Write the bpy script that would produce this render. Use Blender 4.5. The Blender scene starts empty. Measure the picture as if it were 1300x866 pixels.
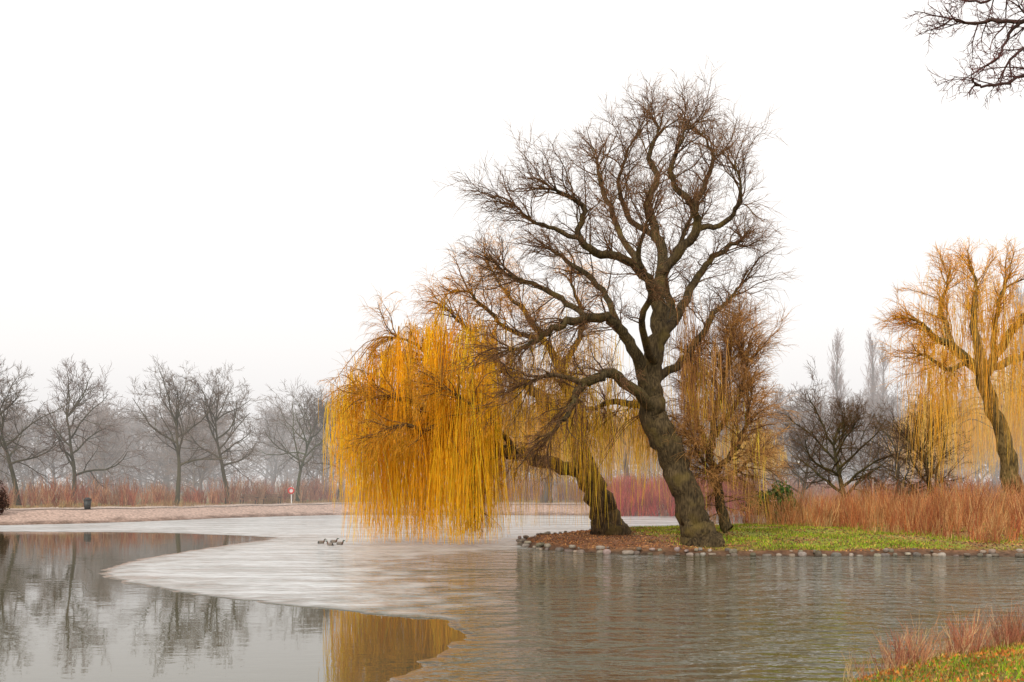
import bpy, math, random, bmesh
import numpy as np
from bisect import bisect_right
from mathutils import Vector, noise
random.seed(7); rng=np.random.default_rng(7)
scene=bpy.context.scene
R=random.random; U=random.uniform
CAMH=3.2; F=1264.0; HZ=610.0
def sv(u,v,D):
    """surveyed bearing/elevation at distance D metres -> world position"""
    return Vector(((u-650)/F*D, D, CAMH-(v-HZ)/F*D))
def shore(u,v):
    D=CAMH*F/(v-HZ); return ((u-650)/F*D, D)

# ---------------------------------------------------------------- mesh helpers
def make_mesh(name,verts,faces_flat,loop_start,cols=None,smooth=True):
    me=bpy.data.meshes.new(name)
    verts=np.asarray(verts,dtype=np.float32)
    me.vertices.add(len(verts)); me.vertices.foreach_set("co",verts.ravel())
    me.loops.add(len(faces_flat)); me.loops.foreach_set("vertex_index",np.asarray(faces_flat,dtype=np.int32))
    me.polygons.add(len(loop_start)); me.polygons.foreach_set("loop_start",np.asarray(loop_start,dtype=np.int32))
    me.update(calc_edges=True)
    if cols is not None:
        a=me.color_attributes.new("col",'FLOAT_COLOR','POINT')
        c=np.ones((len(verts),4),dtype=np.float32); c[:,:3]=cols
        a.data.foreach_set("color",c.ravel())
    if smooth: me.polygons.foreach_set("use_smooth",np.ones(len(me.polygons),dtype=bool))
    return me
def add_obj(name,me,mat=None,loc=(0,0,0),parent=None):
    o=bpy.data.objects.new(name,me); scene.collection.objects.link(o); o.location=loc
    if mat is not None and me is not None and len(me.materials)==0: me.materials.append(mat)
    if parent: o.parent=parent
    return o
class Tubes:
    def __init__(s): s.b={}
    def add(s,pts,rad,col,sides=3):
        s.b.setdefault((len(pts),sides),[]).append(([tuple(p) for p in pts],rad,col))
    def count(s): return sum(len(v) for v in s.b.values())
    def mesh(s,name):
        V=[];Fc=[];C=[];off=0
        for (K,S),lst in s.b.items():
            P=np.array([t[0] for t in lst],dtype=np.float64)
            Rr=np.array([t[1] for t in lst],dtype=np.float64); Cc=np.array([t[2] for t in lst])
            N=len(lst)
            T=np.gradient(P,axis=1); T/=np.linalg.norm(T,axis=2,keepdims=True)+1e-9
            ref=np.array([0.13,0.95,0.08]); ref/=np.linalg.norm(ref)
            A=np.cross(T,ref); A/=np.linalg.norm(A,axis=2,keepdims=True)+1e-9
            B=np.cross(T,A)
            ang=np.arange(S)*2*np.pi/S
            rr=Rr[:,:,None]*np.ones(S)
            if S>=8: rr=rr*(1+rng.normal(0,0.035,rr.shape)+0.07*np.sin(ang*3+1.0)+.04*np.sin(ang*5+2))
            ring=P[:,:,None,:]+rr[...,None]*(np.cos(ang)[None,None,:,None]*A[:,:,None,:]+np.sin(ang)[None,None,:,None]*B[:,:,None,:])
            V.append(ring.reshape(-1,3)); C.append(np.repeat(Cc,K*S,axis=0))
            i=np.arange(N)[:,None,None]*K*S; k=np.arange(K-1)[None,:,None]*S; j=np.arange(S)[None,None,:]; j2=(j+1)%S
            q=np.stack([i+k+j,i+k+j2,i+k+S+j2,i+k+S+j],axis=-1).reshape(-1,4)+off
            Fc.append(q); off+=N*K*S
        V=np.concatenate(V);Fc=np.concatenate(Fc);C=np.concatenate(C)
        return make_mesh(name,V,Fc.ravel(),np.arange(len(Fc))*4,C)

# ---------------------------------------------------------------- materials
def nmat(name):
    m=bpy.data.materials.new(name); m.use_nodes=True
    nt=m.node_tree; return m,nt,nt.nodes["Principled BSDF"]
def col_mat(name,scale=6,rough=.85,bump=0.0,var=(.7,1.25),mottle=None,bscale=None):
    m,nt,b=nmat(name); N=nt.nodes; L=nt.links
    at=N.new("ShaderNodeAttribute"); at.attribute_name="col"
    g=N.new("ShaderNodeNewGeometry")
    no=N.new("ShaderNodeTexNoise"); no.inputs["Scale"].default_value=scale; no.inputs["Detail"].default_value=5
    L.new(g.outputs["Position"],no.inputs["Vector"])
    mr=N.new("ShaderNodeMapRange"); mr.inputs[1].default_value=.3; mr.inputs[2].default_value=.7
    mr.inputs[3].default_value=var[0]; mr.inputs[4].default_value=var[1]
    L.new(no.outputs["Fac"],mr.inputs[0])
    mx=N.new("ShaderNodeVectorMath"); mx.operation='SCALE'
    L.new(at.outputs["Color"],mx.inputs[0]); L.new(mr.outputs[0],mx.inputs["Scale"])
    out=mx.outputs[0]
    L.new(out,b.inputs["Base Color"]); b.inputs["Roughness"].default_value=rough
    b.inputs["Specular IOR Level"].default_value=.2
    if bump:
        mp=N.new("ShaderNodeMapping"); mp.inputs["Scale"].default_value=(1,1,.22) if bscale is None else (1,1,1)
        L.new(g.outputs["Position"],mp.inputs["Vector"])
        n3=N.new("ShaderNodeTexNoise"); n3.inputs["Scale"].default_value=bscale or 16; n3.inputs["Detail"].default_value=6
        L.new(mp.outputs[0],n3.inputs["Vector"])
        bp=N.new("ShaderNodeBump"); bp.inputs["Strength"].default_value=1; bp.inputs["Distance"].default_value=bump
        L.new(n3.outputs["Fac"],bp.inputs["Height"]); L.new(bp.outputs[0],b.inputs["Normal"])
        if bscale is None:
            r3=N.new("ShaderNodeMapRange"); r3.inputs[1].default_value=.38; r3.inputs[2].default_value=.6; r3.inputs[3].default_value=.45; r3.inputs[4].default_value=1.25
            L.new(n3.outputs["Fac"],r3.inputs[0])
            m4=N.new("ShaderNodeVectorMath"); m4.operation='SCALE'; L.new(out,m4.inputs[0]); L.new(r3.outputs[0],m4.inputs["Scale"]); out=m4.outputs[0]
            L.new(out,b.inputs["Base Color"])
    if mottle:
        n2=N.new("ShaderNodeTexNoise"); n2.inputs["Scale"].default_value=1.3; n2.inputs["Detail"].default_value=6
        L.new(g.outputs["Position"],n2.inputs["Vector"])
        r2=N.new("ShaderNodeMapRange"); r2.inputs[1].default_value=.5; r2.inputs[2].default_value=.68
        r2.inputs[4].default_value=.55
        L.new(n2.outputs["Fac"],r2.inputs[0])
        # moss and lichen only on dark bark/stone, thin bright twigs keep their colour
        sp=N.new("ShaderNodeSeparateColor"); L.new(at.outputs["Color"],sp.inputs[0])
        r5=N.new("ShaderNodeMapRange"); r5.inputs[1].default_value=.15; r5.inputs[2].default_value=.32; r5.inputs[3].default_value=1; r5.inputs[4].default_value=0.0
        L.new(sp.outputs[0],r5.inputs[0])
        mm=N.new("ShaderNodeMath"); mm.operation='MULTIPLY'; L.new(r2.outputs[0],mm.inputs[0]); L.new(r5.outputs[0],mm.inputs[1])
        mc=N.new("ShaderNodeMix"); mc.data_type='RGBA'; mc.inputs[7].default_value=(*mottle,1)
        L.new(mm.outputs[0],mc.inputs[0]); L.new(out,mc.inputs[6]); L.new(mc.outputs[2],b.inputs["Base Color"])
    return m
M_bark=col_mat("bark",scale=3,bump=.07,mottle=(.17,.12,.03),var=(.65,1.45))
M_twig=col_mat("twig",scale=1.2,var=(.75,1.25))
M_wil=col_mat("willow_shoots",scale=1.5,var=(.8,1.25))
M_plant=col_mat("plant_stems",scale=.8,var=(.6,1.3))
M_ground=col_mat("soil_and_grass",scale=5,bump=.04,bscale=9,var=(.55,1.45))
M_stone=col_mat("stone",scale=7,bump=.02,bscale=20,mottle=(.10,.09,.04))

# ---------------------------------------------------------------- terrain
def chaikin(p,n=2):
    p=[tuple(q) for q in p]
    for _ in range(n):
        o=[]
        for i in range(len(p)):
            a=p[i];b=p[(i+1)%len(p)]
            o+= [(a[0]*.75+b[0]*.25,a[1]*.75+b[1]*.25),(a[0]*.25+b[0]*.75,a[1]*.25+b[1]*.75)]
        p=o
    return p
def sdist(poly,X,Y):
    best=np.full(X.shape,1e9); ins=np.zeros(X.shape,bool); n=len(poly)
    for i in range(n):
        ax,ay=poly[i]; bx,by=poly[(i+1)%n]; dx,dy=bx-ax,by-ay
        t=np.clip(((X-ax)*dx+(Y-ay)*dy)/(dx*dx+dy*dy+1e-12),0,1)
        best=np.minimum(best,np.hypot(X-ax-t*dx,Y-ay-t*dy))
        c=((ay>Y)!=(by>Y))
        xi=(bx-ax)*(Y-ay)/(by-ay if by!=ay else 1e-12)+ax
        ins^=(c&(X<xi))
    return np.where(ins,best,-best)
P_isl=chaikin([(0.2,50.2),(1.0,46.5),(3.2,43.9),(7,42.4),(12,42.0),(18,42.2),(21,41.8),(28,40.0),(45,38),(120,30),(700,20),(700,140),(60,120),(34,88),(26,76),(17,67),(8,63),(3,58),(1.0,54)],2)
P_far=chaikin([(-700,40),(-120,58),(-60,66),(-36,70),(-28,78),(-24,85.5),(-15,93.5),(-4,92),(7,90.5),(20,89),(33,84),(45,80),(700,80),(700,1500),(-700,1500)],2)
P_near=chaikin([(12.5,21.5),(10.2,19.9),(7.6,17.5),(5.6,15.9),(4.2,14.2),(1.5,12),(-6,10),(-60,6),(-700,0),(-700,-300),(700,-300),(700,10),(60,24),(20,24)],2)
def height(X,Y):
    X=np.asarray(X,float);Y=np.asarray(Y,float)
    di=sdist(P_isl,X,Y); df=sdist(P_far,X,Y); dn=sdist(P_near,X,Y)
    wob=.05*np.sin(X*1.3+Y*.7)+.04*np.sin(X*.45-Y*1.1+2)
    def prof(d,pts): return np.interp(d,[p[0] for p in pts],[p[1] for p in pts])
    zi=prof(di,[(-3,-1.2),(-.2,-.15),(0,.0),(.25,.2),(2.5,.36),(8,.52),(20,.7),(200,1.4)])
    zf=prof(df,[(-3,-1.2),(0,0),(.4,.15),(4.5,.85),(9,.95),(40,1.3),(300,3.0),(1400,3.1)])
    zn=prof(dn,[(-2,-1.2),(0,0),(.4,.2),(3,.55),(9,1.5),(400,1.8)])
    z=np.maximum(np.maximum(zi,zf),zn)
    return z+np.where(z>.1,wob*.6,0),di,df,dn
xs=np.concatenate([-np.geomspace(650,56,26),np.arange(-55,60,.5),np.geomspace(60.5,650,26)])
ys=np.concatenate([-np.geomspace(200,5,10),np.arange(-4,104,.5),np.geomspace(105,1400,34)])
X,Y=np.meshgrid(xs,ys); X=X.ravel();Y=Y.ravel()
Z,di,df,dn=height(X,Y)
_xl=list(xs);_yl=list(ys);_nx=len(xs);_Z=Z.reshape(len(ys),len(xs));_DI=di.reshape(_Z.shape);_DN=dn.reshape(_Z.shape)
def bil(G,x,y):
    i=min(max(bisect_right(_xl,x)-1,0),_nx-2); j=min(max(bisect_right(_yl,y)-1,0),len(_yl)-2)
    a=(x-_xl[i])/(_xl[i+1]-_xl[i]); b=(y-_yl[j])/(_yl[j+1]-_yl[j])
    return float((G[j,i]*(1-a)+G[j,i+1]*a)*(1-b)+(G[j+1,i]*(1-a)+G[j+1,i+1]*a)*b)
def hz(x,y): return bil(_Z,x,y)
nz=np.array([noise.fractal(Vector((x*.22,y*.22,0)),.9,2,4) for x,y in zip(X,Y)])
nz2=np.array([noise.fractal(Vector((x*.9+30,y*.9,3)),.9,2,3) for x,y in zip(X,Y)])
def mixc(a,b,t): t=np.clip(t,0,1)[:,None]; return a*(1-t)+b*t
A=np.array
def tile(c): return np.tile(A(c),(len(X),1))
col=tile([.10,.085,.06])
isl=tile([.21,.09,.04])
isl=mixc(isl,tile([.36,.19,.09]),nz2*1.2)
gm=(X-7.5-(Y-44)*-.16+nz*5)/1.6
gm=np.minimum(gm,(di-.6)*2)
isl=mixc(isl,tile([.22,.25,.02]),gm*np.clip(.75+nz2*1.3+nz*.6,0,1))
isl=mixc(isl,tile([.32,.17,.09]),np.clip((X-18+nz*3)/4,0,1)*.8)
isl=mixc(tile([.07,.05,.035]),isl,di/.7)
far=mixc(tile([.47,.34,.28]),tile([.28,.19,.10]),(df-8+nz*3)/2)
far=mixc(far,tile([.20,.24,.05]),np.clip((df-9)/3,0,1)*np.clip(nz*2,0,1)*.7)
far=mixc(tile([.18,.12,.09]),far,df/1.2+nz2)
near=mixc(tile([.10,.15,.02]),tile([.24,.12,.04]),nz2*2.5+.35)
near=mixc(tile([.08,.05,.03]),near,dn/.5)
col=np.where((di>-.5)[:,None],isl,col); col=np.where(((df>-.5)&(df>di))[:,None],far,col); col=np.where((dn>-.5)[:,None],near,col)
nx,ny=len(xs),len(ys)
ii,jj=np.meshgrid(np.arange(nx-1),np.arange(ny-1)); a=(jj*nx+ii).ravel()
Fq=np.stack([a,a+1,a+nx+1,a+nx],1)
add_obj("ground",make_mesh("ground",np.stack([X,Y,Z],1),Fq.ravel(),np.arange(len(Fq))*4,col),M_ground)

pc=[(-120,66),(-60,74.5),(-40,77.5),(-31,84.5),(-26,91.5),(-16,99.5),(-4,98.5),(8,97),(22,95.5),(40,92),(70,90)]
pv=[];pl=[]
for i in range(len(pc)-1):
    for k in range(16):
        t=k/16; pl.append((pc[i][0]*(1-t)+pc[i+1][0]*t,pc[i][1]*(1-t)+pc[i+1][1]*t))
for i in range(len(pl)):
    a=pl[max(0,i-4)];b=pl[min(len(pl)-1,i+4)]; d=Vector((b[0]-a[0],b[1]-a[1])).normalized(); n=Vector((-d.y,d.x))
    for w in (-1.3,-.65,0,.65,1.3):
        x=pl[i][0]+n.x*w;y=pl[i][1]+n.y*w; pv.append((x,y,hz(x,y)+.05))
a=np.array([i*5+j for i in range(len(pl)-1) for j in range(4)])
Fq=np.stack([a,a+1,a+6,a+5],1)
add_obj("path",make_mesh("path",pv,Fq.ravel(),np.arange(len(Fq))*4,np.tile([.50,.40,.34],(len(pv),1))),M_ground)

# ---------------------------------------------------------------- water
wx=np.concatenate([[-600,-300,-150,-90],np.arange(-60,60,.5),[70,100,200,400,650]])
wy=np.concatenate([[-2,4],np.arange(7,98,.5),[100,120,150]])
WX,WY=np.meshgrid(wx,wy); WX=WX.ravel();WY=WY.ravel()
calm=[shore(*p) for p in [(0,675),(200,676),(345,681.5),(352,684),(300,691),(220,703),(160,715),(131,728),(165,741),(250,754),(350,766),(480,779),(565,786),(598,798),(590,820),(540,845),(470,880)]]
calm=[(-300,70.0)]+calm+[(-6,8),(-300,2)]
ice=[shore(*p) for p in [(0,675),(200,676),(345,681.5),(352,684),(300,691),(220,703),(160,715),(131,728),(165,741),(250,754),(350,766),(460,777)]]
ice=[(-300,69)]+ice+[shore(*p) for p in [(500,765),(480,735),(470,712),(520,703),(600,699),(665,694),(680,684)]]+[(4,58),(8,66),(14,72),(14,96),(-60,98),(-300,98)]
dc=sdist(chaikin(calm,1),WX,WY); dice=sdist(ice,WX,WY)
nx,ny=len(wx),len(wy)
ii,jj=np.meshgrid(np.arange(nx-1),np.arange(ny-1)); a=(jj*nx+ii).ravel(); Fq=np.stack([a,a+1,a+nx+1,a+nx],1)
wme=make_mesh("water",np.stack([WX,WY,WX*0],1),Fq.ravel(),np.arange(len(Fq))*4)
for nm,arr in (("calm",dc),("ice",dice)):
    at=wme.attributes.new(nm,'FLOAT','POINT'); at.data.foreach_set("value",np.clip(arr,-10,10).astype(np.float32))
m,nt,b=nmat("pond_water"); N=nt.nodes; L=nt.links
g=N.new("ShaderNodeNewGeometry")
def attr(n):
    a=N.new("ShaderNodeAttribute"); a.attribute_name=n; return a.outputs["Fac"]
def mapr(x,a0,a1,b0=0,b1=1,sm=True):
    r=N.new("ShaderNodeMapRange"); 
    if sm: r.interpolation_type='SMOOTHSTEP'
    r.inputs[1].default_value=a0;r.inputs[2].default_value=a1;r.inputs[3].default_value=b0;r.inputs[4].default_value=b1
    L.new(x,r.inputs[0]); return r.outputs[0]
def math2(op,x,y):
    r=N.new("ShaderNodeMath"); r.operation=op
    for i,v in enumerate((x,y)):
        if isinstance(v,(int,float)): r.inputs[i].default_value=v
        else: L.new(v,r.inputs[i])
    return r.outputs[0]
def nois(scale,vs=(1,1,1),det=4,rot=0):
    mp=N.new("ShaderNodeMapping"); mp.inputs["Scale"].default_value=vs; mp.inputs["Rotation"].default_value=(0,0,rot)
    L.new(g.outputs["Position"],mp.inputs["Vector"])
    n=N.new("ShaderNodeTexNoise"); n.inputs["Scale"].default_value=scale; n.inputs["Detail"].default_value=det
    L.new(mp.outputs[0],n.inputs["Vector"]); return n.outputs["Fac"]
edge=math2('MULTIPLY',math2('SUBTRACT',nois(.8,det=5),.5),2.0)
calmf=mapr(math2('ADD',attr("calm"),math2('MULTIPLY',edge,.7)),-.18,.18)
icef=mapr(math2('ADD',attr("ice"),math2('MULTIPLY',edge,4.5)),-3.2,2.6)
icef=math2('MULTIPLY',icef,math2('SUBTRACT',1.0,calmf))
streak=math2('ADD',math2('MULTIPLY',nois(.6,(.25,1.6,1),6),.6),math2('MULTIPLY',nois(2.6,(.5,1.6,1),4,.1),.4))
icef2=math2('MULTIPLY',icef,mapr(streak,.4,.58,.42,.80))
rip=math2('ADD',nois(.9,(.7,1.5,1),2,.12),math2('ADD',math2('MULTIPLY',nois(2.4,(.6,1.2,1),2,-.25),.5),math2('MULTIPLY',nois(8,(.7,1.3,1),1,.3),.10)))
amp=math2('SUBTRACT',1.0,math2('MULTIPLY',calmf,.993))
patch=mapr(nois(.10,(.5,1.3,1),3),.35,.65,.5,1.25)
hgt=math2('MULTIPLY',math2('MULTIPLY',rip,amp),patch)
bp=N.new("ShaderNodeBump"); bp.inputs["Strength"].default_value=1; bp.inputs["Distance"].default_value=.62
L.new(hgt,bp.inputs["Height"]); L.new(bp.outputs[0],b.inputs["Normal"])
b.inputs["IOR"].default_value=1.5
b.inputs["Base Color"].default_value=(.085,.075,.04,1)
L.new(mapr(calmf,0,1,.04,.015),b.inputs["Roughness"])
ib=N.new("ShaderNodeBsdfPrincipled"); ib.inputs["Base Color"].default_value=(.72,.74,.75,1); ib.inputs["Roughness"].default_value=.3
bp2=N.new("ShaderNodeBump"); bp2.inputs["Strength"].default_value=1; bp2.inputs["Distance"].default_value=.3
L.new(rip,bp2.inputs["Height"]); L.new(bp2.outputs[0],ib.inputs["Normal"])
mixs=N.new("ShaderNodeMixShader"); L.new(icef2,mixs.inputs[0]); L.new(b.outputs[0],mixs.inputs[1]); L.new(ib.outputs[0],mixs.inputs[2])
L.new(mixs.outputs[0],nt.nodes["Material Output"].inputs["Surface"])
add_obj("water",wme,m)

# ---------------------------------------------------------------- shore stones
def ico(sub):
    bm=bmesh.new(); bmesh.ops.create_icosphere(bm,subdivisions=sub,radius=1)
    v=np.array([x.co[:] for x in bm.verts]); f=np.array([[q.index for q in p.verts] for p in bm.faces]); bm.free(); return v,f
iv,if_=ico(2)
SV=[];SF=[];SC=[];off=0
def stone(x,y,z,s):
    global off
    sc=np.array([U(.8,1.5),U(.7,1.1),U(.5,.8)])*s; an=U(0,6.28)
    ph=rng.uniform(0,6,3)
    v=iv*(1+.16*np.sin(iv[:,[1]]*3+ph[0])+.12*np.sin(iv[:,[0]]*4+ph[1]))
    v=np.clip(v,-.85,.85)*sc
    ca,sa=math.cos(an),math.sin(an)
    v=np.stack([v[:,0]*ca-v[:,1]*sa,v[:,0]*sa+v[:,1]*ca,v[:,2]],1)+[x,y,z]
    SV.append(v);SF.append(if_+off);off+=len(v)
    g=U(.12,.34); SC.append(np.tile([g*U(1.05,1.25),g*U(.9,1.0),g*U(.68,.85)],(len(v),1)))
for i in range(len(P_isl)):
    a=P_isl[i];b2=P_isl[(i+1)%len(P_isl)]; l=math.hypot(b2[0]-a[0],b2[1]-a[1])
    if a[0]>60 or b2[0]>60: continue
    n=max(1,int(l/.33))
    for k in range(n):
        t=(k+R()*.7)/n; x=a[0]+(b2[0]-a[0])*t;y=a[1]+(b2[1]-a[1])*t
        if R()<.12: continue
        stone(x+U(-.05,.05),y+U(-.2,.1),U(.0,.08),U(.10,.23))
        if R()<.6: stone(x+U(-.1,.1),y+U(.15,.5),U(.16,.24),U(.08,.18))
SVa=np.concatenate(SV);SFa=np.concatenate(SF)
add_obj("shore_stones",make_mesh("shore_stones",SVa,SFa.ravel(),np.arange(len(SFa))*3,np.concatenate(SC)),M_stone)

# ---------------------------------------------------------------- tree growth
def rv():
    z=U(-1,1); a=U(0,6.2832); s=math.sqrt(1-z*z); return Vector((s*math.cos(a),s*math.sin(a),z))
def catmull(P,per=4):
    out=[]
    n=len(P)
    for i in range(n-1):
        p0=P[max(0,i-1)];p1=P[i];p2=P[i+1];p3=P[min(n-1,i+2)]
        for k in range(per):
            t=k/per
            out.append(tuple(.5*((2*b)+(-a+c)*t+(2*a-5*b+4*c-d)*t*t+(-a+3*b-3*c+d)*t**3) for a,b,c,d in zip(p0,p1,p2,p3)))
    out.append(tuple(P[-1])); return out
def cv(c,j=.2):
    k=1+U(-j,j); return (min(1,c[0]*k),min(1,c[1]*k*U(.95,1.05)),c[2]*k)
class St:
    def __init__(s,**k): s.__dict__.update(k)
def grow(T,p,d,L,r,lvl,S,center=None):
    n=S.seg[lvl]; pts=[p.copy()]; st=L/n; ds=[d]
    for i in range(n):
        d=(d+rv()*S.wig[lvl]+Vector((0,0,S.trop[lvl]*(i+1)/n))).normalized()
        p=p+d*st*U(.85,1.15)
        if p.z<S.zmin: p.z=S.zmin
        pts.append(p.copy()); ds.append(d)
    rad=[r*(1-.72*i/n) for i in range(n+1)]
    T.add(pts,rad,cv(S.col[lvl]),S.sides[lvl])
    if lvl==0: return
    m=S.num[lvl]; m=int(m)+(R()<m-int(m))
    for k in range(m):
        t=(.12+.88*(k+R())/m)*n; i=min(n-1,int(t)); f=t-i
        q=pts[i].lerp(pts[i+1],f); tg=ds[i+1]
        pr=tg.cross(rv()).normalized(); an=math.radians(U(*S.ang[lvl]))
        nd=tg*math.cos(an)+pr*math.sin(an)
        if center is not None: nd=(nd+(q-center).normalized()*S.out).normalized()
        grow(T,q,nd,L*U(*S.ratio[lvl])*(1.15-.45*t/n),max(S.rmin,r*(1-.72*t/n)*.62),lvl-1,S,center)
def limb(T,ctrl,D,S,barkc,every=.5,lvl=3,Lb=(1.8,3.0),center=None,tip=3,per=4,start=.25,sides=10,wob=.06,rs=1.0):
    pr=[]
    for (u,v,dy,rp) in ctrl:
        w=sv(u,v,D+dy); pr.append((w.x,w.y,w.z,rp*rs*(D+dy)/F))
    c=catmull(pr,per)
    pts=[Vector(q[:3]) for q in c]; rad=[max(.012,q[3]) for q in c]
    for i in range(1,len(pts)-1):
        pts[i]=pts[i]+rv()*min(.11,rad[i]*.4+wob*.5)
    T.add(pts,rad,cv(barkc,.12),sides)
    n=len(pts)-1; tot=sum((pts[i+1]-pts[i]).length for i in range(n)); acc=0
    if every>0:
      for i in range(n):
        seg=(pts[i+1]-pts[i]); l=seg.length; frac=acc/tot; acc+=l
        if frac<start: continue
        m=l/every*(.5+frac); m=int(m)+(R()<m-int(m))
        for _ in range(m):
            q=pts[i]+seg*R(); tg=seg.normalized(); an=math.radians(U(30,75))
            nd=tg*math.cos(an)+tg.cross(rv()).normalized()*math.sin(an)
            if center is not None: nd=(nd+(q-center).normalized()*.6).normalized()
            grow(T,q,nd,U(*Lb)*(.75+.4*frac),max(S.rmin*2.2,min(.035,rad[i]*.5)),lvl,S,center)
    if tip and every>0:
        tg=(pts[-1]-pts[-2]).normalized()
        for _ in range(tip):
            grow(T,pts[-1],(tg+rv()*.5).normalized(),U(*Lb),max(S.rmin*2,rad[-1]*.8),lvl,S,center)
    return pts
BK=(.082,.056,.026); TW=(.19,.095,.045); TW2=(.27,.135,.06)
SA=St(seg=[4,5,6],wig=[.24,.3,.34],trop=[-.08,-.05,.02],col=[TW2,TW,(.13,.07,.035)],sides=[3,3,4],
      num=[0,6,8],ang=[(0,0),(20,60),(25,70)],ratio=[(0,0),(.45,.8),(.4,.75)],out=.3,rmin=.0085,zmin=.5)
def roots(T,u,v,D):
    for k in range(7):
        a=k*.9+.2; q=sv(u,v,D)
        T.add([q+Vector((0,0,.3)),q+Vector((math.cos(a)*.5,math.sin(a)*.5,-.10)),q+Vector((math.cos(a)*1.0,math.sin(a)*1.0,-.42))],[.26,.18,.06],BK,8)
def strand(T,q,L,colr,r=.011,zfloor=.05,drift=None,n=6):
    d=(drift or Vector((U(-.3,.3),U(-.3,.3),0)))
    pts=[q.copy()]; st=L/n; v=d+Vector((0,0,.1)); sw=Vector((U(-.10,.10),U(-.08,.08),0))
    for i in range(n):
        v=v*.55+Vector((U(-.09,.09),U(-.09,.09),-.8))+sw
        q=q+v.normalized()*st
        if q.z<zfloor: q.z=zfloor+U(0,.1)
        pts.append(q.copy())
    T.add(pts,[r,r,r*.95,r*.9,r*.8,r*.65,r*.4],cv(colr,.25),3)
def tree_object(name,TB,TS):
    """wood and shoots are parts of one tree"""
    e=bpy.data.objects.new(name,None); scene.collection.objects.link(e)
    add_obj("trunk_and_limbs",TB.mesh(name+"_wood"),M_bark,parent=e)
    if TS.count(): add_obj("shoots",TS.mesh(name+"_shoots"),M_wil,parent=e)
# ---- main willow
T=Tubes(); TS=Tubes(); D=44.5; ctr=sv(825,420,D+.5)
limb(T,[(896,697,0,30),(891,686,0,23),(884,665,0,19.5),(874,635,0,17.5),(862,600,0,17),(848,565,0,17),(833,530,0,17.5),(826,495,.2,15),(832,455,.3,12.5),(838,415,.3,11),(834,372,.3,9)],D,SA,BK,every=0,sides=14,wob=0)
roots(T,893,680,D)
LA=[
 [(834,380,.3,10),(815,345,-.5,8),(790,330,-1,7),(757,318,-1.5,6.5),(735,300,-2,5.5),(742,268,-2.2,4.5),(722,250,-2.5,3.5),(700,240,-3,2.3)],
 [(738,304,-2,4.5),(703,290,-2.5,3.5),(675,280,-3,2.5),(655,262,-3,1.8)],
 [(834,385,.3,10),(841,340,.5,9),(835,300,1,8),(822,262,1.2,6.5),(833,225,1.5,5),(824,195,1.6,4),(835,170,1.8,2.5),(832,155,2,1.5)],
 [(840,345,.4,8),(866,318,0,8),(883,290,-.5,7.5),(880,262,-.8,6),(860,240,-1,5),(852,210,-1,4),(864,182,-1,3),(870,165,-1,1.7)],
 [(883,290,-.5,5),(915,285,-1,4.5),(935,265,-1.5,3.5),(942,242,-2,2.5),(935,215,-2,1.7)],
 [(838,430,.3,9),(862,400,1,8),(880,360,1.5,6.5),(900,332,2,5),(925,314,2.5,4),(942,305,3,2.2)],
 [(832,485,.3,8),(868,458,1,6.5),(890,425,1.8,5.5),(905,400,2.2,4.5),(925,382,2.6,3),(938,365,3,2)],
 [(826,505,0,11),(812,465,-.5,10),(795,425,-1,9),(775,405,-1.3,8.5),(745,402,-1.8,7.5),(712,412,-2.3,6.5),(690,425,-2.6,5),(670,438,-3,3.5),(650,443,-3,2.2)],
 [(748,402,-1.8,5),(720,385,-1,4.5),(690,366,-.5,4),(660,355,0,3),(640,345,0,2)],
 [(790,420,-1,6),(770,375,1,5),(745,350,1.8,4.5),(720,330,2.5,3.5),(700,318,2.8,2)],
 [(830,525,0,10),(802,490,-1.5,9),(770,475,-2.2,8.5),(742,487,-2.8,7.5),(728,510,-3,6),(716,530,-3.2,4),(702,548,-3.3,2.5)],
 [(745,485,-2.8,5),(715,478,-3.2,4),(690,478,-3.5,3),(665,488,-3.6,2)],
 [(815,345,-.5,6),(790,300,1,5),(775,262,2,4.5),(762,232,2.5,3.5),(758,205,3,2)],
 [(835,300,1,5.5),(803,280,2.5,4.5),(787,240,3,3.5),(790,210,3.5,2.5),(800,185,3.6,1.7)],
 [(880,262,-.8,4.5),(898,230,.5,4),(904,200,1,3),(896,175,1.2,1.8)],
 [(835,440,.3,8),(852,395,2.5,7),(846,350,4,5.5),(862,310,5,4),(880,270,5.3,2.5)],
 [(832,460,0,7),(815,420,-2.2,6),(825,370,-3.6,5),(812,320,-4.6,4),(822,280,-5,2.5)],
 [(845,560,0,8),(820,520,1.5,7),(780,510,3,5),(750,520,4,3.5),(730,500,4.5,2.5)],
]
tipsA=[]
for c in LA: tipsA.append(limb(T,c,D,SA,BK,every=.29,center=ctr,lvl=2,Lb=(1.35,2.4),rs=.75,tip=4))
GO=(.96,.50,.015); GO2=(.93,.39,.01); GO3=(.98,.63,.04)
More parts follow.
